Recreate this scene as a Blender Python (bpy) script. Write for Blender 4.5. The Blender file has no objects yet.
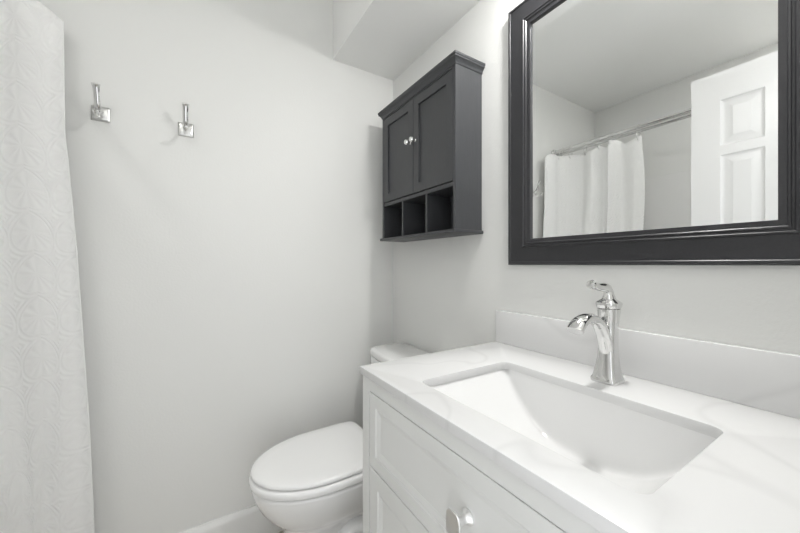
import bpy, bmesh, math, random
from mathutils import Vector, Matrix
random.seed(3)
PI = math.pi
scene = bpy.context.scene
COL = scene.collection

# ------------------------------------------------------------------ camera, world, exposure
W, D, H = 0.8826, 1.4715, 1.1437          # mirror wall x, back wall y, eye height
LX, FY, CEIL = -1.12, -0.03, 2.43         # tub wall x, door wall y, ceiling height
cam_d = bpy.data.cameras.new('camera')
cam_d.sensor_width = 36.0
cam_d.lens = 327.0 / 800 * 36
cam_d.shift_y = -2.3 / 800
cam_d.clip_start = 0.01
cam = bpy.data.objects.new('camera', cam_d)
COL.objects.link(cam)
cam.location = (0, 0, H)
cam.rotation_euler = (PI / 2, 0, -0.5609)
scene.camera = cam

world = bpy.data.worlds.new('world')
scene.world = world
world.use_nodes = True
wb = world.node_tree.nodes['Background']
wb.inputs[0].default_value = (0.97, 0.985, 1.0, 1)
wb.inputs[1].default_value = 1.9          # bright hallway beyond the open door
LAMP = 440.0                              # strength of the recessed downlight's diffuser
TUB_FILL = 330.0                          # strength of the added fill lamp over the tub
GLOBE_FILL = 7.0                              # strength of the added fill globe by the door

scene.view_settings.view_transform = 'Standard'
scene.view_settings.look = 'None'
scene.view_settings.gamma = 1.0
scene.view_settings.use_curve_mapping = False
scene.view_settings.exposure = -0.05


# ------------------------------------------------------------------ materials
def mat(name, color, rough=0.5, metal=0.0, coat=0.0, spec=0.5):
    m = bpy.data.materials.new(name)
    m.use_nodes = True
    b = m.node_tree.nodes['Principled BSDF']
    b.inputs['Base Color'].default_value = (*color, 1)
    b.inputs['Roughness'].default_value = rough
    b.inputs['Metallic'].default_value = metal
    b.inputs['Coat Weight'].default_value = coat
    b.inputs['Specular IOR Level'].default_value = spec
    return m


def nd(m, kind, **kw):
    n = m.node_tree.nodes.new(kind)
    for k, v in kw.items():
        setattr(n, k, v)
    return n


def ln(m, a, b):
    m.node_tree.links.new(a, b)


def coords(m, scale=(1, 1, 1), out='Object'):
    t = nd(m, 'ShaderNodeTexCoord')
    mp = nd(m, 'ShaderNodeMapping')
    mp.inputs['Scale'].default_value = scale
    ln(m, t.outputs[out], mp.inputs['Vector'])
    return mp.outputs['Vector']


def bump(m, height, strength, dist):
    b = nd(m, 'ShaderNodeBump')
    b.inputs['Strength'].default_value = strength
    b.inputs['Distance'].default_value = dist
    ln(m, height, b.inputs['Height'])
    ln(m, b.outputs['Normal'], m.node_tree.nodes['Principled BSDF'].inputs['Normal'])


def paint(name, color, rough=0.55, scale=140, strength=0.35, dist=0.0012):
    m = mat(name, color, rough)
    n = nd(m, 'ShaderNodeTexNoise')
    n.inputs['Scale'].default_value = scale
    n.inputs['Detail'].default_value = 3
    ln(m, coords(m), n.inputs['Vector'])
    bump(m, n.outputs['Fac'], strength, dist)
    return m


M_wall = paint('wall_paint', (0.80, 0.803, 0.785), 0.5)
M_ceil = paint('ceiling_paint', (0.92, 0.923, 0.908), 0.7, 110, 0.3)
M_trim = mat('trim_paint', (0.84, 0.84, 0.825), 0.35)
M_vanity = mat('vanity_paint', (0.80, 0.805, 0.79), 0.38)
M_seam = mat('seam_shadow_gap', (0.30, 0.30, 0.29), 0.8)
M_door = paint('door_paint', (0.76, 0.76, 0.755), 0.35, 60, 0.1, 0.0006)
M_porc = mat('porcelain', (0.89, 0.89, 0.885), 0.08, coat=0.5)
M_seat = mat('toilet_seat_plastic', (0.92, 0.92, 0.915), 0.2)
M_acryl = mat('tub_acrylic', (0.85, 0.85, 0.84), 0.15)
M_chrome = mat('chrome', (0.76, 0.76, 0.755), 0.06, 1.0)
M_nickel = mat('brushed_nickel', (0.86, 0.86, 0.855), 0.36, 1.0)
M_mirror = mat('mirror_glass', (0.93, 0.94, 0.935), 0.0, 1.0)
M_dark_metal = mat('dark_grey_metal', (0.25, 0.25, 0.25), 0.3, 1.0)  # plain dark metal, used on the faucet's set screw cap
M_rubber = mat('dark_rubber', (0.03, 0.03, 0.03), 0.6)
M_plate = mat('hook_plate_metal', (0.66, 0.66, 0.65), 0.3, 1.0)


def wood_black(name, color, rough, sc):
    m = mat(name, color, rough, coat=0.0, spec=0.5)
    n = nd(m, 'ShaderNodeTexNoise')
    n.inputs['Scale'].default_value = 1.0
    n.inputs['Detail'].default_value = 6
    ln(m, coords(m, sc), n.inputs['Vector'])
    r = nd(m, 'ShaderNodeMixRGB')
    r.inputs[1].default_value = (*[c * 0.8 for c in color], 1)
    r.inputs[2].default_value = (*[c * 1.25 for c in color], 1)
    ln(m, n.outputs['Fac'], r.inputs[0])
    ln(m, r.outputs[0], m.node_tree.nodes['Principled BSDF'].inputs['Base Color'])
    bump(m, n.outputs['Fac'], 0.25, 0.0006)
    return m


M_black = wood_black('black_stained_wood', (0.049, 0.051, 0.055), 0.42, (260, 260, 14))
M_frame = wood_black('black_mirror_frame', (0.025, 0.025, 0.028), 0.36, (200, 200, 200))

# quartz with faint grey veins
M_quartz = mat('white_quartz', (0.77, 0.77, 0.768), 0.22)
n1 = nd(M_quartz, 'ShaderNodeTexNoise')
n1.inputs['Scale'].default_value = 1.15
n1.inputs['Detail'].default_value = 2
n1.inputs['Distortion'].default_value = 0.9
ln(M_quartz, coords(M_quartz, (1.2, 1.6, 0.9)), n1.inputs['Vector'])
sb = nd(M_quartz, 'ShaderNodeMath', operation='SUBTRACT')
sb.inputs[1].default_value = 0.52
ab = nd(M_quartz, 'ShaderNodeMath', operation='ABSOLUTE')
rp = nd(M_quartz, 'ShaderNodeValToRGB')
rp.color_ramp.elements[0].color = (0.715, 0.715, 0.713, 1)
rp.color_ramp.elements[1].color = (0.77, 0.77, 0.768, 1)
rp.color_ramp.elements[1].position = 0.014
ln(M_quartz, n1.outputs['Fac'], sb.inputs[0])
ln(M_quartz, sb.outputs[0], ab.inputs[0])
ln(M_quartz, ab.outputs[0], rp.inputs['Fac'])
ln(M_quartz, rp.outputs['Color'], M_quartz.node_tree.nodes['Principled BSDF'].inputs['Base Color'])

# embossed shower curtain cloth: rows of leaf sprays pressed into the weave
M_curt = mat('embossed_white_cloth', (0.95, 0.95, 0.94), 0.85, spec=0.2)
uvv = coords(M_curt, (1, 1, 1), 'UV')
sep = nd(M_curt, 'ShaderNodeSeparateXYZ')
ln(M_curt, uvv, sep.inputs[0])


def mth(m, op, a, b=None):
    n = nd(m, 'ShaderNodeMath', operation=op)
    for i, v in enumerate((a, b)):
        if v is None:
            continue
        if isinstance(v, (int, float)):
            n.inputs[i].default_value = v
        else:
            ln(m, v, n.inputs[i])
    return n.outputs[0]


m_ = M_curt
pa = mth(m_, 'PINGPONG', sep.outputs[0], 0.048)                # mirrored cells: distance from the cell centre
pv = mth(m_, 'PINGPONG', mth(m_, 'ADD', sep.outputs[1], mth(m_, 'MULTIPLY', pa, 0.55)), 0.062)
ang = mth(m_, 'ARCTAN2', pv, pa)
rad = mth(m_, 'SQRT', mth(m_, 'ADD', mth(m_, 'POWER', mth(m_, 'DIVIDE', pa, 0.040), 2.0), mth(m_, 'POWER', mth(m_, 'DIVIDE', pv, 0.050), 2.0)))
inside = mth(m_, 'LESS_THAN', rad, 1.0)
rays = mth(m_, 'MULTIPLY', mth(m_, 'SINE', mth(m_, 'MULTIPLY', ang, 11.0)), mth(m_, 'MULTIPLY', inside, rad))
rip = mth(m_, 'MULTIPLY', mth(m_, 'SINE', mth(m_, 'MULTIPLY', rad, 26.0)), mth(m_, 'MULTIPLY', mth(m_, 'SUBTRACT', 1.0, inside), 0.7))
nz = nd(m_, 'ShaderNodeTexNoise')
nz.inputs['Scale'].default_value = 60
ln(m_, uvv, nz.inputs['Vector'])
bump(m_, mth(m_, 'ADD', mth(m_, 'ADD', rays, rip), mth(m_, 'MULTIPLY', nz.outputs['Fac'], 1.0)), 0.5, 0.0015)
tl_ = nd(m_, 'ShaderNodeBsdfTranslucent')
tl_.inputs['Color'].default_value = (0.95, 0.95, 0.94, 1)
mx_ = nd(m_, 'ShaderNodeMixShader')
mx_.inputs[0].default_value = 0.04
ln(m_, m_.node_tree.nodes['Principled BSDF'].outputs[0], mx_.inputs[1])
ln(m_, tl_.outputs[0], mx_.inputs[2])
ln(m_, mx_.outputs[0], m_.node_tree.nodes['Material Output'].inputs['Surface'])
pb = M_curt.node_tree.nodes['Principled BSDF']


# oak plank floor
M_floor = mat('pale_plank_floor', (0.64, 0.60, 0.54), 0.4)
bk = nd(M_floor, 'ShaderNodeTexBrick')
bk.inputs['Color1'].default_value = (0.66, 0.62, 0.56, 1)
bk.inputs['Color2'].default_value = (0.60, 0.56, 0.50, 1)
bk.inputs['Mortar'].default_value = (0.04, 0.03, 0.02, 1)
bk.inputs['Scale'].default_value = 1.0
bk.inputs['Brick Width'].default_value = 0.9
bk.inputs['Row Height'].default_value = 0.14
bk.inputs['Mortar Size'].default_value = 0.002
ln(M_floor, coords(M_floor), bk.inputs['Vector'])
ln(M_floor, bk.outputs['Color'], M_floor.node_tree.nodes['Principled BSDF'].inputs['Base Color'])

M_lamp = bpy.data.materials.new('lamp_diffuser')
M_lamp.use_nodes = True
_b = M_lamp.node_tree.nodes['Principled BSDF']
_b.inputs['Base Color'].default_value = (0.9, 0.9, 0.9, 1)
_b.inputs['Emission Color'].default_value = (1.0, 0.99, 0.972, 1)
_b.inputs['Emission Strength'].default_value = LAMP

M_tubfill = M_lamp.copy()
M_tubfill.name = 'tub_fill_diffuser'
M_tubfill.node_tree.nodes['Principled BSDF'].inputs['Emission Strength'].default_value = TUB_FILL
M_fill_globe = M_lamp.copy()
M_fill_globe.name = 'fill_globe_glow'
M_fill_globe.node_tree.nodes['Principled BSDF'].inputs['Emission Strength'].default_value = GLOBE_FILL


# ------------------------------------------------------------------ mesh helpers
def wloc(o):
    v = Vector((0, 0, 0))
    while o is not None:
        v = v + o.location
        o = o.parent
    return v


class MB:
    """collects shapes in world coordinates; build() links them as one mesh object"""

    def __init__(self):
        self.v, self.f, self.uv = [], [], None

    def add(self, vs, fs):
        b = len(self.v)
        self.v += [tuple(p) for p in vs]
        self.f += [tuple(b + i for i in f) for f in fs]
        return self

    def box(self, x0, x1, y0, y1, z0, z1):
        vs = [(x, y, z) for z in (z0, z1) for y in (y0, y1) for x in (x0, x1)]
        return self.add(vs, [(0, 2, 3, 1), (4, 5, 7, 6), (0, 1, 5, 4), (2, 6, 7, 3), (0, 4, 6, 2), (1, 3, 7, 5)])

    def loft(self, rings, cap0=True, cap1=True):
        n = len(rings[0])
        vs = [p for r in rings for p in r]
        fs = []
        for k in range(len(rings) - 1):
            for i in range(n):
                j = (i + 1) % n
                fs.append((k * n + i, k * n + j, (k + 1) * n + j, (k + 1) * n + i))
        if cap0:
            fs.append(tuple(reversed(range(n))))
        if cap1:
            fs.append(tuple((len(rings) - 1) * n + i for i in range(n)))
        return self.add(vs, fs)

    def lathe(self, prof, c, axis=(0, 0, 1), n=24):
        a = Vector(axis).normalized()
        u = a.orthogonal().normalized()
        w = a.cross(u)
        rings = []
        for r, h in prof:
            r = max(r, 1e-5)
            rings.append([Vector(c) + a * h + (u * math.cos(t) + w * math.sin(t)) * r
                          for t in (2 * PI * i / n for i in range(n))])
        return self.loft(rings)

    def tube(self, pts, rad, n=12, flat=1.0, side=None):
        pts = [Vector(p) for p in pts]
        if isinstance(rad, (int, float)):
            rad = [rad] * len(pts)
        rings = []
        up = None
        for i, p in enumerate(pts):
            t = (pts[min(i + 1, len(pts) - 1)] - pts[max(i - 1, 0)]).normalized()
            if side is not None:
                s = Vector(side)
            else:
                if up is None:
                    up = t.orthogonal().normalized()
                up = (up - t * up.dot(t)).normalized()
                s = up
            s = (s - t * s.dot(t)).normalized()
            q = t.cross(s)
            rings.append([p + (s * math.cos(a) + q * math.sin(a) * flat) * rad[i]
                          for a in (2 * PI * k / n for k in range(n))])
        return self.loft(rings)

    def torus(self, c, R, r, axis, n=24, m=8):
        a = Vector(axis).normalized()
        u = a.orthogonal().normalized()
        w = a.cross(u)
        vs, fs = [], []
        for i in range(n):
            t = 2 * PI * i / n
            d = u * math.cos(t) + w * math.sin(t)
            for k in range(m):
                s = 2 * PI * k / m
                vs.append(Vector(c) + d * (R + r * math.cos(s)) + a * r * math.sin(s))
        for i in range(n):
            for k in range(m):
                fs.append((i * m + k, ((i + 1) % n) * m + k, ((i + 1) % n) * m + (k + 1) % m, i * m + (k + 1) % m))
        return self.add(vs, fs)

    def build(self, name, m, parent=None, bevel=0.0, seg=2, smooth=35, subsurf=0):
        me = bpy.data.meshes.new(name)
        off = wloc(parent) if parent else Vector((0, 0, 0))
        me.from_pydata([tuple(Vector(p) - off) for p in self.v], [], self.f)
        bm = bmesh.new()
        bm.from_mesh(me)
        bmesh.ops.remove_doubles(bm, verts=bm.verts, dist=1e-6)
        bmesh.ops.recalc_face_normals(bm, faces=bm.faces)
        if bevel:
            es = [e for e in bm.edges if len(e.link_faces) == 2 and e.calc_face_angle(0) > 0.5]
            bmesh.ops.bevel(bm, geom=es, offset=bevel, segments=seg, profile=0.5, affect='EDGES', clamp_overlap=True)
        bm.to_mesh(me)
        bm.free()
        if smooth:
            for p in me.polygons:
                p.use_smooth = True
            me.set_sharp_from_angle(angle=math.radians(smooth))
        me.materials.append(m)
        o = bpy.data.objects.new(name, me)
        COL.objects.link(o)
        if parent:
            o.parent = parent
        if subsurf:
            s = o.modifiers.new('subsurf', 'SUBSURF')
            s.levels = s.render_levels = subsurf
        return o


def thing(name, label, cat, loc, group=None):
    o = bpy.data.objects.new(name, None)
    COL.objects.link(o)
    o.location = loc
    o.empty_display_size = 0.05
    tag(o, label, cat, group)
    return o


def tag(o, label, cat, group=None):
    o['label'] = label
    o['category'] = cat
    if group:
        o['group'] = group
    return o


def struct(o):
    o['kind'] = 'structure'
    return o


def sbox(name, m, *a, bevel=0.0):
    return struct(MB().box(*a).build(name, m, bevel=bevel, smooth=0))


def sqr(t, e):
    """one superellipse axis value"""
    return math.copysign(abs(t) ** (2.0 / e), t)


def rrect(x0, x1, y0, y1, r, z, seg=6):
    pts = []
    for cx, cy, a0 in ((x1 - r, y1 - r, 0), (x0 + r, y1 - r, PI / 2), (x0 + r, y0 + r, PI), (x1 - r, y0 + r, 1.5 * PI)):
        for k in range(seg + 1):
            a = a0 + PI / 2 * k / seg
            pts.append((cx + r * math.cos(a), cy + r * math.sin(a), z))
    return pts


def interp(x, tab):
    tab = sorted(tab)
    if x <= tab[0][0]:
        return tab[0][1]
    for (a, va), (b, vb) in zip(tab, tab[1:]):
        if x <= b:
            return va + (vb - va) * (x - a) / (b - a)
    return tab[-1][1]


# ------------------------------------------------------------------ the room
T = 0.10
DX0, DX1, DH = -0.222, 0.352, 2.005                       # doorway in the front wall
sbox('floor', M_floor, LX - T, W + T, FY - T, D + T, -0.05, 0.0)
sbox('ceiling', M_ceil, LX - T, W + T, FY - T, D + T, CEIL, CEIL + 0.08)
sbox('wall_right', M_wall, W, W + T, FY - T, D + T, 0, CEIL)
sbox('wall_back', M_wall, LX, W, D, D + T, 0, CEIL)
sbox('wall_left', M_wall, LX - T, LX, FY - T, D + T, 0, CEIL)
fw = MB()
fw.box(LX, DX0, FY - T, FY, 0, CEIL)
fw.box(DX1, W, FY - T, FY, 0, CEIL)
fw.box(DX0, DX1, FY - T, FY, DH, CEIL)
struct(fw.build('wall_front', M_wall, smooth=0))
SX, SZ = 0.5518, 2.1062
sbox('wall_soffit', M_ceil, SX, W, FY, D, SZ, CEIL)


def baseboard(name, horiz, a0, a1, face, sgn):
    prof = [(0, 0), (0.0145, 0), (0.0145, 0.118), (0.012, 0.128), (0.007, 0.134), (0.005, 0.143), (0, 0.143)]
    rings = []
    for a in (a0, a1):
        r = []
        for d, z in prof:
            p = face + sgn * d
            r.append((a, p, z) if horiz else (p, a, z))
        rings.append(r)
    struct(MB().loft(rings).build(name, M_trim, smooth=30))


baseboard('baseboard_back', True, -0.48, W, D, -1)
baseboard('baseboard_right', False, 0.765, D - 0.0145, W, -1)
# door lining round the doorway
tr = MB()
tr.box(DX0 - 0.012, DX0, FY - T, FY, 0, DH + 0.012)
tr.box(DX1, DX1 + 0.012, FY - T, FY, 0, DH + 0.012)
tr.box(DX0, DX1, FY - T, FY, DH, DH + 0.012)
struct(tr.build('trim_1', M_trim, smooth=0))

# surround panels round the tub
SUR = 1.784
su = MB()
su.box(LX, LX + 0.012, FY, D, 0.42, SUR)
su.box(LX + 0.012, -0.485, D - 0.012, D, 0.42, SUR)
su.box(LX + 0.012, -0.485, FY, FY + 0.012, 0.42, SUR)
struct(su.build('wall_surround', M_acryl, bevel=0.003))

# open six-panel door, parked along the tub side
dx, dt, dy0, dy1 = -0.222, 0.035, -0.026, 0.573
dz0, dz1 = 0.012, 1.998
door = MB()
stile, mid_w = 0.100, 0.128
pw = (dy1 - dy0 - 2 * stile - mid_w) / 2
cols = [(dy1 - stile - pw, dy1 - stile), (dy0 + stile, dy0 + stile + pw)]
rows = [(1.668, 1.872), (0.93, 1.628), (0.24, 0.76)]
ys = sorted({dy0, dy1} | {v for c in cols for v in c})
zs = sorted({dz0, dz1} | {v for r in rows for v in r})


def panel_face(mb, xf, sgn):
    for i in range(len(ys) - 1):
        for k in range(len(zs) - 1):
            y0, y1, z0, z1 = ys[i], ys[i + 1], zs[k], zs[k + 1]
            is_p = any(abs(c[0] - y0) < 1e-6 and abs(c[1] - y1) < 1e-6 for c in cols) and \
                any(abs(r[0] - z0) < 1e-6 and abs(r[1] - z1) < 1e-6 for r in rows)
            if not is_p:
                mb.add([(xf, y0, z0), (xf, y1, z0), (xf, y1, z1), (xf, y0, z1)], [(0, 1, 2, 3)])
            else:
                rings = []
                for ins, dep in ((0, 0), (0.006, 0.006), (0.012, 0.008), (0.018, 0.0075), (0.040, 0.002), (0.044, 0.002)):
                    x = xf - sgn * dep
                    rings.append([(x, y0 + ins, z0 + ins), (x, y1 - ins, z0 + ins), (x, y1 - ins, z1 - ins), (x, y0 + ins, z1 - ins)])
                mb.loft(rings, False, True)


panel_face(door, dx, 1)
panel_face(door, dx - dt, -1)
x0, x1 = dx - dt, dx
door.add([(x0, dy0, dz0), (x1, dy0, dz0), (x1, dy0, dz1), (x0, dy0, dz1)], [(0, 1, 2, 3)])
door.add([(x0, dy1, dz0), (x1, dy1, dz0), (x1, dy1, dz1), (x0, dy1, dz1)], [(0, 1, 2, 3)])
door.add([(x0, dy0, dz0), (x1, dy0, dz0), (x1, dy1, dz0), (x0, dy1, dz0)], [(0, 1, 2, 3)])
door.add([(x0, dy0, dz1), (x1, dy0, dz1), (x1, dy1, dz1), (x0, dy1, dz1)], [(0, 1, 2, 3)])
d1 = struct(door.build('door_1', M_door, smooth=12))
for sg, xf in ((1, dx), (-1, dx - dt)):
    kb = MB()
    kb.lathe([(0.028, 0), (0.028, 0.004), (0.012, 0.007), (0.011, 0.018), (0.020, 0.023), (0.024, 0.032), (0.020, 0.040), (0.0, 0.043)],
             (xf, dy1 - 0.075, 0.92), (sg, 0, 0))
    kb.build('door_knob', M_nickel, d1)

# ------------------------------------------------------------------ recessed downlight in the soffit, two added fill lamps
def downlight(x, y, z, m, label, drop):
    lt = thing('ceiling_downlight', label, 'light', (x, y, z - 0.012))
    MB().lathe([(0.072, 0.0120), (0.085, 0.0118), (0.086, 0.006), (0.076, 0.0), (0.0432, 0.001), (0.0432, 0.0120)], (x, y, z - 0.0121), n=32).build('trim_ring', M_trim, lt)
    MB().lathe([(0.0, 0.0105)] + [(0.0428 * math.cos(PI / 2 * k / 10), 0.0095 - drop * math.sin(PI / 2 * k / 10)) for k in range(11)],
               (x, y, z - 0.0121), n=32).build('diffuser', m, lt, smooth=70)


downlight(0.755, 0.42, SZ, M_lamp, 'round white downlight with opal dome in the soffit above the mirror', 0.031)
downlight(-0.85, 0.12, CEIL, M_tubfill, 'added round fill light in the ceiling over the bathtub', 0.006)  # added out of view to brighten the tub side and ceiling
GP = (-0.10, 0.15)
gl = thing('fill_globe_light', 'added white globe fill light near the door', 'light', (GP[0], GP[1], CEIL))  # unseen fill globe, added to lift the ceiling and upper walls
MB().lathe([(0.0, 0), (0.075, 0), (0.075, -0.012), (0.06, -0.02), (0.012, -0.03), (0.012, -0.10), (0.035, -0.105), (0.035, -0.125), (0.0, -0.125)], (GP[0], GP[1], CEIL - 0.0005)).build('canopy', M_trim, gl)
MB().lathe([(0.095 * math.sin(PI * k / 16), -0.095 * math.cos(PI * k / 16)) for k in range(17)], (GP[0], GP[1], CEIL - 0.212), n=32).build('globe', M_fill_globe, gl, smooth=80)

# ------------------------------------------------------------------ bathtub behind the curtain
tx0, tx1, ty0, ty1, tz = LX + 0.013, -0.485, FY + 0.013, D - 0.013, 0.42
tub = thing('bathtub', 'white alcove bathtub behind the shower curtain', 'bathtub', ((tx0 + tx1) / 2, (ty0 + ty1) / 2, 0))
tb = MB()
R_ = lambda ins, r, z: rrect(tx0 + ins, tx1 - ins, ty0 + ins, ty1 - ins, r, z)
tb.loft([R_(0.012, 0.01, 0.0), R_(0.012, 0.01, tz - 0.04), R_(0, 0.01, tz - 0.03), R_(0, 0.01, tz - 0.006), R_(0.006, 0.01, tz),
         R_(0.07, 0.08, tz), R_(0.078, 0.08, tz - 0.008), R_(0.11, 0.09, 0.16), R_(0.16, 0.10, 0.09)])
tb.build('tub_shell', M_acryl, tub, smooth=40)
MB().lathe([(0.03, 0), (0.03, 0.003), (0.02, 0.005), (0, 0.005)], ((tx0 + tx1) / 2, 0.24, 0.09)).build('drain', M_chrome, tub)

# ------------------------------------------------------------------ double curtain rod
RZ = 1.980
RODY = (D + FY) / 2


def rod_x(y, inner=False):
    return -0.532 if not inner else -0.602


rod = thing('double_shower_rod', 'chrome double shower curtain rod running above the tub', 'curtain rod', (-0.567, RODY, RZ))
for inner in (False, True):
    pts = [(rod_x(y, inner), y, RZ) for y in (FY + 0.012 + (D - FY - 0.024) * k / 40 for k in range(41))]
    MB().tube(pts, 0.0115, 14).build('bar', M_chrome, rod)
for yy, sg in ((FY, 1), (D, -1)):
    br = MB()
    for inner in (False, True):
        br.lathe([(0.024, 0.0), (0.024, 0.006), (0.017, 0.010), (0.016, 0.026), (0.0, 0.026)], (rod_x(yy, inner), yy, RZ), (0, sg, 0))
    br.box(rod_x(yy, True), rod_x(yy), min(yy, yy + sg * 0.010), max(yy, yy + sg * 0.010), RZ - 0.012, RZ + 0.012)
    br.build('wall_flange', M_chrome, rod)

# ------------------------------------------------------------------ shower curtain
DRIFT = [(1.92, 0.0), (1.55, 0.004), (1.457, 0.012), (1.187, 0.031), (0.633, 0.060), (0.311, 0.071), (0.1, 0.076)]
# plan of the gathered cloth: (x, y, top z) from the free hem at the back wall to the near end; ring points sit at the peaks
PLAN = [(-0.346, 1.412, 1.896), (-0.361, 1.415, 1.909), (-0.377, 1.410, 1.921), (-0.394, 1.399, 1.926), (-0.414, 1.392, 1.926), (-0.439, 1.388, 1.924), (-0.465, 1.382, 1.922),
        (-0.497, 1.370, 1.921), (-0.530, 1.340, 1.924), (-0.555, 1.266, 1.918), (-0.545, 1.235, 1.926), (-0.505, 1.205, 1.915), (-0.498, 1.175, 1.910), (-0.530, 1.134, 1.930), (-0.560, 1.110, 1.920),
        (-0.540, 1.085, 1.918), (-0.500, 1.068, 1.930), (-0.492, 1.056, 1.938), (-0.515, 1.040, 1.938), (-0.545, 1.020, 1.925), (-0.545, 0.985, 1.906), (-0.530, 0.945, 1.906), (-0.528, 0.918, 1.918), (-0.530, 0.900, 1.922)]
RINGS = [6, 8, 10, 13, 17, 22]
CT_BOT, NZ, SEG = 0.17, 70, 7


def crom(p0, p1, p2, p3, t):
    return tuple(0.5 * (2 * b + (c - a) * t + (2 * a - 5 * b + 4 * c - d) * t * t + (3 * b - a - 3 * c + d) * t ** 3)
                 for a, b, c, d in zip(p0, p1, p2, p3))


def plan_at(sv):
    i = min(int(sv), len(PLAN) - 2)
    P = [PLAN[max(0, min(len(PLAN) - 1, i + k))] for k in (-1, 0, 1, 2)]
    return crom(*P, sv - i)


def curtain_point(sv, q):
    x, y, zt = plan_at(sv)
    z = zt + (CT_BOT - zt) * q
    b_ = min(1, max(0, (1.1 - z) / 0.6))
    x += (-0.47 - x) * 0.65 * b_ * b_ * min(1, sv / 7)        # hangs outside the tub rim lower down
    x += interp(z, DRIFT)
    w = min(1, sv / 5)
    x += w * 0.006 * math.sin(3.1 * z + sv)
    y += w * 0.006 * math.sin(2.3 * z + sv * 1.7) - max(0, (sv - 17) / 6) * (0.02 * math.sin(q * 7) * (1 - q) + 0.06 * q * q)
    return (x, y, z)


us = [k / SEG for k in range((len(PLAN) - 1) * SEG + 1)]
cv, uvs = [], []
s_acc = 0
prev = None
for sv in us:
    p0 = curtain_point(sv, 0.3)
    if prev:
        s_acc += math.dist(p0[:2], prev[:2])
    prev = p0
    for r in range(NZ + 1):
        p = curtain_point(sv, r / NZ)
        cv.append(p)
        uvs.append((s_acc, p[2]))
cf = []
N1 = NZ + 1
for a in range(len(us) - 1):
    for r in range(NZ):
        cf.append((a * N1 + r, (a + 1) * N1 + r, (a + 1) * N1 + r + 1, a * N1 + r + 1))
cur = thing('shower_curtain', 'white embossed shower curtain hanging gathered at the back wall', 'shower curtain', (-0.47, 1.16, CT_BOT))
cme = bpy.data.meshes.new('cloth_panel')
off = cur.location
cme.from_pydata([tuple(Vector(p) - off) for p in cv], [], cf)
uvl = cme.uv_layers.new(name='cloth')
for lp in cme.loops:
    uvl.data[lp.index].uv = uvs[lp.vertex_index]
for p in cme.polygons:
    p.use_smooth = True
cme.materials.append(M_curt)
cpo = bpy.data.objects.new('cloth_panel', cme)
COL.objects.link(cpo)
cpo.parent = cur
sd = cpo.modifiers.new('thickness', 'SOLIDIFY')
sd.thickness = 0.0012
sd.offset = 0
# stitched hem down the far edge
hem = MB()
hm = [curtain_point(0.0, r / 40) for r in range(41)]
hem.tube([(x, y + 0.001, z) for x, y, z in hm], 0.0022, 8)
hem.build('hem', M_curt, cur)
for i in RINGS:
    gx, gy, gz = curtain_point(i + (0.35 if i == 0 else 0), 0.012)
    RX, y = rod_x(gy), gy - (0.05 if i == 0 else 0.0)
    MB().torus((gx + 0.001, gy, gz), 0.0065, 0.0022, (1, 0.15, 0)).build('grommet', M_nickel, cur)
    rg = MB()
    pts = []
    for k in range(25):
        a = 2 * PI * k / 24
        u = 0.5 + 0.5 * math.sin(a)                   # 0 at the cloth, 1 above the bar
        pts.append((gx + (RX - gx) * u + 0.015 * math.cos(a), gy + (y - gy) * u + 0.003 * math.cos(a), gz + (RZ + 0.0145 - gz) * u))
    rg.tube(pts, 0.0014, 6)
    rg.build('ring', M_chrome, cur)

# ------------------------------------------------------------------ robe hooks on the back wall
def robe_hook(hx, hz, label):
    t = thing('robe_hook', label, 'hook', (hx, D, hz), 'robe hooks on the back wall')
    pl = MB()
    rings = []
    for h, yy in ((0.025, D), (0.025, D - 0.004), (0.020, D - 0.007), (0.012, D - 0.009)):
        rings.append([(hx - h, yy, hz - h), (hx + h, yy, hz - h), (hx + h, yy, hz + h), (hx - h, yy, hz + h)])
    pl.loft(rings)
    pl.build('wall_plate', M_plate, t, bevel=0.0012)
    up = MB()
    P = [(0.008, 0.0), (0.030, -0.002), (0.044, 0.006), (0.053, 0.022), (0.060, 0.044), (0.066, 0.062), (0.072, 0.070)]
    up.tube([(hx, D - a, hz + b) for a, b in P], [0.010, 0.0095, 0.0088, 0.0080, 0.0080, 0.0095, 0.0118], 12, flat=0.55, side=(1, 0, 0))
    up.build('upper_prong', M_chrome, t)
    lo = MB()
    P = [(0.030, 0.0), (0.040, -0.016), (0.052, -0.028), (0.066, -0.033), (0.079, -0.029), (0.087, -0.018)]
    lo.tube([(hx, D - a, hz + b) for a, b in P], [0.0065, 0.006, 0.0055, 0.0055, 0.006, 0.0075], 12, side=(1, 0, 0))
    lo.build('lower_prong', M_chrome, t)


robe_hook(-0.2675, 1.650, 'polished robe hook on the back wall, nearest the shower curtain')
robe_hook(-0.0274, 1.649, 'polished robe hook on the back wall, the one further from the curtain')

# ------------------------------------------------------------------ black wall cabinet above the toilet
ky0, ky1, kx = 0.846, 1.360, 0.756
kb0, kt1 = 1.2529, 1.860
cab = thing('wall_cabinet', 'black wooden wall cabinet with two doors and open cubbies above the toilet', 'cabinet', (W, (ky0 + ky1) / 2, kb0))
pt = 0.014
body = MB()
fx = kx + 0.016                                   # carcass front edge, doors sit before it
kwall = W - 0.0005
body.box(kx, kwall, ky0, ky0 + pt, kb0 + 0.012, 1.832)
body.box(kx, kwall, ky1 - pt, ky1, kb0 + 0.012, 1.832)
body.box(kwall - 0.006, kwall, ky0 + pt, ky1 - pt, kb0 + 0.012, 1.832)
body.box(kx + 0.002, kwall - 0.006, ky0 + pt, ky1 - pt, 1.415, 1.430)
body.box(kx, kwall - 0.006, ky0 + pt, ky1 - pt, 1.822, 1.832)
body.build('carcass', M_black, cab, bevel=0.0008, seg=1)
MB().box(kx - 0.010, kwall, ky0 - 0.009, ky1 + 0.009, kb0, kb0 + 0.012).build('bottom_board', M_black, cab, bevel=0.003)
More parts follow.
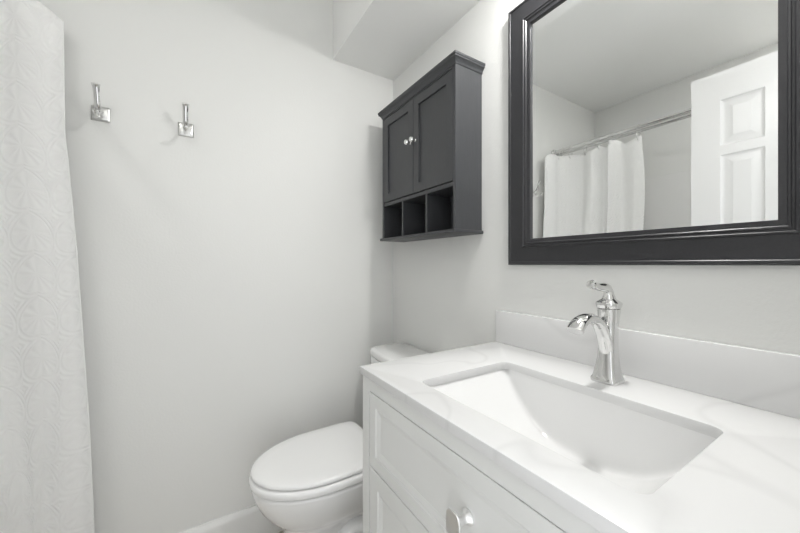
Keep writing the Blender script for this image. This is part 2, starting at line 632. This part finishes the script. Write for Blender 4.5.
for yy in (ky0 + (ky1 - ky0) / 3, ky0 + 2 * (ky1 - ky0) / 3):
    MB().box(kx + 0.003, kwall - 0.006, yy - 0.005, yy + 0.005, kb0 + 0.012, 1.415).build('divider', M_black, cab, bevel=0.0008, seg=1)
cr = MB()
rings = []
for e, z in ((0.000, 1.830), (0.003, 1.833), (0.004, 1.838), (0.009, 1.845), (0.0145, 1.849), (0.0145, 1.854), (0.0165, 1.8555), (0.0165, 1.8625), (0.015, 1.864)):
    rings.append([(kx - e, ky0 - e, z), (kwall, ky0 - e, z), (kwall, ky1 + e, z), (kx - e, ky1 + e, z)])
cr.loft(rings)
cr.build('crown', M_black, cab, smooth=30)


def shaker(mb, xf, y0, y1, z0, z1, fr, th, steps):
    """framed panel facing -x: outer box with a recessed field"""
    xb = xf + th
    rings = [[(xb, y0, z0), (xb, y1, z0), (xb, y1, z1), (xb, y0, z1)],
             [(xf + 0.001, y0, z0), (xf + 0.001, y1, z0), (xf + 0.001, y1, z1), (xf + 0.001, y0, z1)],
             [(xf, y0 + 0.001, z0 + 0.001), (xf, y1 - 0.001, z0 + 0.001), (xf, y1 - 0.001, z1 - 0.001), (xf, y0 + 0.001, z1 - 0.001)]]
    for ins, dep in steps:
        i = fr + ins
        rings.append([(xf + dep, y0 + i, z0 + i), (xf + dep, y1 - i, z0 + i), (xf + dep, y1 - i, z1 - i), (xf + dep, y0 + i, z1 - i)])
    mb.loft(rings)


ymid = (ky0 + ky1) / 2
for y0, y1, kyk in ((ky0 + pt + 0.001, ymid - 0.0012, ymid - 0.018), (ymid + 0.0012, ky1 - pt - 0.001, ymid + 0.018)):
    mb = MB()
    shaker(mb, kx, y0, y1, 1.4335, 1.820, 0.036, 0.014, ((0, 0), (0.0005, 0.0065), (0.003, 0.0068)))
    dr = mb.build('door', M_black, cab, smooth=12)
    kn = MB()
    kn.lathe([(0.006, 0), (0.006, 0.002), (0.0035, 0.005), (0.0035, 0.013), (0.009, 0.017), (0.0115, 0.022), (0.009, 0.027), (0, 0.028)], (kx, kyk, 1.644), (-1, 0, 0))
    kn.build('knob', M_chrome, dr)

# ------------------------------------------------------------------ framed mirror
my0, my1, mz0, mz1 = 0.0533, 0.7165, 1.1415, 1.9640
mir = thing('framed_mirror', 'large rectangular wall mirror in a black stepped frame over the sink', 'mirror', (W, (my0 + my1) / 2, mz0))
fr = MB()
rings = []
for d, x in ((0.003, W - 0.0003), (0.0, W - 0.001), (0.0, 0.8678), (0.003, 0.8648), (0.0085, 0.8648), (0.0105, 0.8668), (0.0540, 0.8672),
             (0.0550, 0.8652), (0.0585, 0.8646), (0.0608, 0.8668), (0.0640, 0.8670), (0.0650, 0.8652), (0.0675, 0.8652), (0.0697, 0.8677), (0.0800, 0.8692), (0.0810, 0.8745), (0.0810, 0.8800), (0.0790, W - 0.0003)):
    rings.append([(x, my0 + d, mz0 + d), (x, my1 - d, mz0 + d), (x, my1 - d, mz1 - d), (x, my0 + d, mz1 - d)])
rings.append(rings[0])
fr.loft(rings, False, False)
fr.build('frame', M_frame, mir, smooth=12)
g = 0.0808
MB().box(0.8767, 0.8797, my0 + g, my1 - g, mz0 + g, mz1 - g).build('glass', M_mirror, mir, smooth=0)

# ------------------------------------------------------------------ vanity cabinet
CZ, CT = 0.8820, 0.0189
cx0, cx1, cy0, cy1 = 0.3596, W, -0.0105, 0.7674
e = 0.006
vx, vy0, vy1 = cx0 + e, cy0 + 0.004, cy1 - e
vz1 = CZ - CT
van = thing('bathroom_vanity', 'white painted bathroom vanity with a wide drawer over two doors', 'vanity', ((vx + W) / 2, (vy0 + vy1) / 2, 0))
st = 0.035
dy_a, dy_b = vy0 + st, vy1 - st
b = MB()
b.box(vx, vx + 0.020, vy0, dy_a, 0, vz1)                  # stiles and rails of the face frame
b.box(vx, vx + 0.020, dy_b, vy1, 0, vz1)
b.box(vx, vx + 0.020, dy_a, dy_b, 0.832, vz1)
b.box(vx, vx + 0.020, dy_a, dy_b, 0.08, 0.112)
b.box(vx + 0.020, W - 0.001, vy0, vy0 + 0.016, 0, vz1)   # sides
b.box(vx + 0.020, W - 0.001, vy1 - 0.016, vy1, 0, vz1)
b.box(W - 0.008, W - 0.001, vy0 + 0.016, vy1 - 0.016, 0.08, vz1)
b.box(vx + 0.020, W - 0.008, vy0 + 0.016, vy1 - 0.016, 0.08, 0.095)
b.build('carcass', M_vanity, van, smooth=0)
STEPS = ((0, 0), (0.002, 0.003), (0.004, 0.002), (0.006, 0.002), (0.014, 0.0045), (0.016, 0.0045), (0.017, 0.0052))
gap = 0.0030
mb = MB()
shaker(mb, vx + 0.0005, dy_a + gap, dy_b - gap, 0.650, 0.832 - gap, 0.030, 0.018, STEPS)
drawer = mb.build('drawer', M_vanity, van, smooth=12)
b = MB()
b.box(vx + 0.030, vx + 0.33, dy_a + 0.012, dy_b - 0.012, 0.655, 0.665)
b.box(vx + 0.0186, vx + 0.030, dy_a + 0.012, dy_b - 0.012, 0.655, 0.70)
b.build('drawer_tray', M_vanity, drawer, smooth=0)


def pull_knob(c, parent):
    x, y, z = c
    k = MB()
    k.lathe([(0.0125, 0.0), (0.0125, 0.003), (0.0085, 0.007), (0.0065, 0.012), (0.0065, 0.019), (0.009, 0.026)], (x, y, z), (-1, 0, 0), 20)
    rings = []
    for hx, hy, hz, ex in ((0.024, 0.007, 0.010, 2.5), (0.0285, 0.0125, 0.0185, 3), (0.0330, 0.0155, 0.0225, 3.2), (0.0350, 0.0150, 0.0218, 3.2), (0.0342, 0.010, 0.0165, 3)):
        rings.append([(x - hx, y + hy * sqr(math.cos(a), ex), z + hz * sqr(math.sin(a), ex)) for a in (2 * PI * q / 28 for q in range(28))])
    k.loft(rings)
    return k.build('knob', M_nickel, parent, smooth=40)


ymv = (dy_a + dy_b) / 2
pull_knob((vx + 0.0060, ymv + 0.007, 0.740), drawer)
for y0, y1, ky in ((dy_a + gap, ymv - gap / 2, ymv - 0.026), (ymv + gap / 2, dy_b - gap, ymv + 0.026)):
    mb = MB()
    shaker(mb, vx + 0.0005, y0, y1, 0.112 + gap, 0.647, 0.040, 0.018, STEPS)
    dr = mb.build('door', M_vanity, van, smooth=12)
    pull_knob((vx + 0.0005, ky, 0.56), dr)

# ------------------------------------------------------------------ quartz counter with backsplash
hx0, hx1, hy0, hy1, hr = 0.4270, 0.7110, 0.1630, 0.5975, 0.020
ctop = thing('quartz_countertop', 'white quartz vanity countertop with faint grey veins and backsplash', 'countertop', ((cx0 + cx1) / 2, (cy0 + cy1) / 2, CZ - CT))
bm = bmesh.new()
loops = [[(cx0, cy0, 0), (cx1 - 0.0005, cy0, 0), (cx1 - 0.0005, cy1, 0), (cx0, cy1, 0)], rrect(hx0, hx1, hy0, hy1, hr, 0, 8)]
edges = []
for lp in loops:
    vs = [bm.verts.new(p) for p in lp]
    for a in range(len(vs)):
        edges.append(bm.edges.new((vs[a], vs[(a + 1) % len(vs)])))
bmesh.ops.triangle_fill(bm, use_beauty=True, use_dissolve=False, edges=edges)
tris = [tuple(tuple(v.co) for v in f.verts) for f in bm.faces]
bm.free()
sl = MB()
for tri in tris:
    sl.add([(p[0], p[1], CZ) for p in tri], [(0, 1, 2)])
    sl.add([(p[0], p[1], CZ - CT) for p in tri], [(0, 1, 2)])
for lp in loops:
    n = len(lp)
    sl.add([(p[0], p[1], CZ) for p in lp] + [(p[0], p[1], CZ - CT) for p in lp], [(i, (i + 1) % n, n + (i + 1) % n, n + i) for i in range(n)])
sl.build('slab', M_quartz, ctop, bevel=0.0012, seg=2, smooth=40)
MB().box(0.8648, W - 0.0005, cy0, cy1, CZ, 0.9879).build('backsplash', M_quartz, ctop, bevel=0.0012)

# ------------------------------------------------------------------ undermount basin
sink = thing('undermount_sink', 'white rectangular undermount sink basin set into the quartz counter', 'sink', (0.569, 0.38, 0.72))
ux0, ux1, uy0, uy1 = hx0 - 0.004, hx1 + 0.004, hy0 - 0.004, hy1 + 0.004
ucx, ucy, uhx, uhy = (ux0 + ux1) / 2, (uy0 + uy1) / 2, (ux1 - ux0) / 2, (uy1 - uy0) / 2
NU, NV = 56, 64


def edge_dense(k, n):
    a = 2 * k / n - 1
    return math.copysign(1 - (1 - abs(a)) ** 2.8, a)


bz = CZ - CT - 0.0005
sv, sf = [], []
for i in range(NU + 1):
    u = edge_dense(i, NU)
    for j in range(NV + 1):
        v = edge_dense(j, NV)
        dep = 0.136 * (1 - abs(v) ** 2.6) * (1 - abs(u) ** 36)
        dep += 0.003 * max(0, 1 - (u * u + v * v) * 2)
        sv.append((ucx + u * uhx, ucy + v * uhy, bz - dep))
for i in range(NU):
    for j in range(NV):
        a = i * (NV + 1) + j
        sf.append((a, a + 1, a + NV + 2, a + NV + 1))
sm = MB().add(sv, sf)
bo = sm.build('basin', M_porc, sink, smooth=60)
sd = bo.modifiers.new('thickness', 'SOLIDIFY')
sd.thickness = 0.010
sd.offset = -1
dzz = bz - 0.139
MB().lathe([(0.0, 0.004), (0.014, 0.004), (0.017, 0.002), (0.0225, 0.0025), (0.0235, 0.0012), (0.0235, -0.004), (0, -0.004)], (ucx, ucy, dzz)).build('drain', M_chrome, sink)

# ------------------------------------------------------------------ faucet
fxc, fyc = 0.7840, 0.3735
fau = thing('sink_faucet', 'polished single-handle faucet with arched spout behind the sink', 'faucet', (fxc, fyc, CZ))


def sq_ring(cx, cy, z, h, ex, n=32):
    return [(cx + h * sqr(math.cos(a), ex), cy + h * sqr(math.sin(a), ex), z) for a in (2 * PI * (k + 0.5) / n for k in range(n))]


bd = MB()
bd.loft([sq_ring(fxc + 0.006 * min(1, z / 0.11), fyc, CZ + z, h, ex) for z, h, ex in (
    (0, .0272, 5.5), (.006, .0275, 5.5), (.009, .0266, 5.5), (.011, .0252, 5), (.020, .0232, 4.6), (.035, .0206, 4.2), (.055, .0184, 3.8), (.080, .0170, 3.4),
    (.105, .0170, 3.2), (.125, .0178, 3.0), (.143, .0194, 2.9), (.157, .0214, 2.8), (.162, .0219, 2.8))])
bd.build('body', M_chrome, fau, smooth=35)
cp = MB()
cp.loft([sq_ring(fxc + 0.006 * min(1, z / 0.11), fyc, CZ + z, h, ex) for z, h, ex in (
    (.1625, .0205, 2.8), (.1645, .0224, 2.8), (.1735, .0246, 2.7), (.1760, .0242, 2.6), (.1785, .0215, 2.5), (.1825, .0160, 2.2), (.1850, .0130, 2), (.1860, .0110, 2))])
cp.build('cap', M_chrome, fau, smooth=35)
sp = MB()
SPT = [(.7880, .912), (.7845, .930), (.7800, .950), (.7730, .972), (.7630, .993), (.7490, 1.010), (.7310, 1.0225), (.7090, 1.0295), (.6880, 1.0290), (.6710, 1.0235), (.6600, 1.0160), (.6530, 1.0080)]
sp.tube([(x, fyc, z) for x, z in SPT], [.0120, .0150, .0158, .0156, .0150, .0145, .0145, .0150, .0158, .0166, .0172, .0175], 20, flat=0.74, side=(0, 1, 0))
sp.build('spout', M_chrome, fau, smooth=50)
lv = MB()
LV = [(.788, 1.064), (.788, 1.074), (.7865, 1.083), (.780, 1.0895), (.768, 1.0925), (.752, 1.0930), (.736, 1.0945), (.722, 1.0975), (.711, 1.1000)]
LV = [(0.790 + (x - 0.788) * 0.93, z) for x, z in LV]
lv.tube([(x, fyc, z) for x, z in LV], [.0150, .0112, .0096, .0094, .0096, .0090, .0082, .0084, .0098], 16)
lv.lathe([(0.0, 0), (0.0080, 0.0), (0.0098, 0.003), (0.0086, 0.007), (0.0, 0.009)], (LV[-1][0] + 0.0015, fyc, 1.1000), (-1, 0, 0.2), 16)
lv.build('lever_handle', M_chrome, fau, smooth=45)
MB().lathe([(0.0038, 0), (0.0038, 0.002), (0.002, 0.003), (0, 0.003)], (fxc - 0.0125, fyc + 0.002, CZ + 0.141), (-1, 0, 0), 14).build('set_screw_cap', M_dark_metal, fau)

# ------------------------------------------------------------------ toilet
TY = 1.165
toi = thing('toilet', 'white two-piece toilet with closed lid between vanity and back wall', 'toilet', (0.45, TY, 0))


def egg(xf, xm, xb, hw, z, ef=2.05, eb=6, n=48, crx=0.0):
    pts = []
    for k in range(n):
        a = 2 * PI * k / n
        cs, sn = math.cos(a), math.sin(a)
        if cs < 0:
            x = xm + (xm - xf) * sqr(cs, ef)
            y = hw * sqr(sn, ef)
        else:
            x = xm + (xb - xm) * sqr(cs, eb)
            y = hw * sqr(sn, eb)
        pts.append((x, TY + y, z))
    return pts


bw = MB()
bw.loft([egg(*r) for r in (
    (.238, .42, .700, .110, 0.0, 2.3, 4), (.234, .42, .700, .110, .012, 2.3, 4), (.244, .42, .695, .102, .05, 2.3, 4), (.256, .43, .690, .097, .12, 2.3, 4),
    (.260, .43, .685, .097, .20, 2.3, 4), (.258, .43, .680, .099, .242, 2.3, 4), (.248, .43, .680, .106, .258, 2.2, 4), (.232, .42, .680, .119, .274, 2.15, 4),
    (.203, .41, .680, .139, .303, 2.1, 4), (.178, .405, .680, .154, .340, 2.1, 4.5), (.163, .40, .680, .163, .374, 2.05, 5), (.157, .40, .680, .168, .400, 2.05, 5),
    (.158, .40, .680, .168, .407, 2.05, 5), (.163, .40, .680, .163, .4115, 2.05, 5), (.172, .40, .676, .155, .4130, 2.05, 5))])
bw.build('bowl', M_porc, toi, smooth=60)
tw = MB()   # trapway bulges on both sides of the pedestal
for sg in (-1, 1):
    tw.tube([(.34, TY + sg * .062, .10), (.40, TY + sg * .078, .17), (.47, TY + sg * .084, .215), (.55, TY + sg * .082, .20), (.60, TY + sg * .078, .12), (.62, TY + sg * .074, .03)],
            [.030, .036, .040, .042, .042, .042], 16)
tw.build('trapway', M_porc, toi, smooth=60)
sE = MB()
sE.loft([egg(*r) for r in ((.164, .40, .60, .161, .4160, 2.05, 7), (.152, .40, .604, .172, .4180, 2.05, 7), (.150, .40, .604, .173, .4230, 2.05, 7), (.150, .40, .604, .173, .4310, 2.05, 7), (.153, .40, .602, .171, .4380, 2.05, 7), (.160, .40, .60, .165, .4410, 2.05, 7))])
sE.build('seat', M_seat, toi, smooth=50)
lD = MB()
lD.loft([egg(*r) for r in ((.162, .40, .588, .163, .4455, 2.05, 9), (.156, .40, .592, .168, .4475, 2.05, 9), (.1555, .40, .593, .1685, .4535, 2.05, 9), (.160, .40, .592, .166, .4585, 2.05, 9),
                            (.172, .40, .588, .158, .4615, 2.05, 9), (.21, .40, .56, .130, .4635, 2.05, 8), (.30, .40, .50, .07, .4650, 2.05, 6))])
lD.build('lid', M_seat, toi, smooth=50)
for sg in (-1, 1):
    hg = MB().box(.597, .635, TY + sg * .075 - .022, TY + sg * .075 + .022, .4120, .447)
    hg.build('hinge', M_seat, toi, bevel=0.005, seg=3)


def tank_ring(xf, xb, hw, z, bow=0.018, r=0.035, n=14):
    pts = []
    m_ = 12
    for k in range(m_ + 1):                       # bowed front
        t = -1 + 2 * k / m_
        y = TY + t * (hw - r)
        pts.append((xf - bow * (1 - t * t), y, z))
    for k in range(1, 7):                         # far front corner
        a = PI / 2 * k / 6
        pts.append((xf + r * (1 - math.cos(a)) , TY + hw - r + r * math.sin(a), z))
    rb = 0.012
    for k in range(0, 5):
        a = PI / 2 * k / 4
        pts.append((xb - rb + rb * math.sin(a), TY + hw - rb + rb * math.cos(a), z))
    for k in range(0, 5):
        a = PI / 2 * k / 4
        pts.append((xb - rb + rb * math.cos(a), TY - hw + rb - rb * math.sin(a), z))
    for k in range(0, 6):
        a = PI / 2 * (6 - k) / 6
        pts.append((xf + r * (1 - math.cos(a)), TY - hw + r - r * math.sin(a), z))
    return pts


tk = MB()
tk.loft([tank_ring(.715, .866, .180, .4045, .012), tank_ring(.700, .868, .193, .43, .014), tank_ring(.690, .868, .204, .60, .016), tank_ring(.686, .868, .208, .724, .018)])
tk.build('tank', M_porc, toi, smooth=45)
tl = MB()
tl.loft([tank_ring(.690, .870, .206, .7265), tank_ring(.685, .872, .210, .7300), tank_ring(.685, .872, .210, .7480), tank_ring(.690, .870, .206, .7560), tank_ring(.700, .864, .197, .7590)])
tl.build('tank_lid', M_porc, toi, smooth=45)
fl = MB()
fl.lathe([(.012, 0), (.012, .006), (.006, .008), (.006, .016)], (.672, TY - .15, .675), (-1, 0, 0), 16)
fl.tube([(.656, TY - .15, .675), (.654, TY - .12, .672), (.655, TY - .08, .664)], [.0065, .006, .007], 10, flat=0.6)
fl.build('flush_lever', M_chrome, toi)
for sg in (-1, 1):
    bc = MB().lathe([(.014, 0), (.014, .006), (.010, .014), (0, .017)], (.44, TY + sg * .118, .0), n=16)
    bc.build('bolt_cap', M_seat, toi)
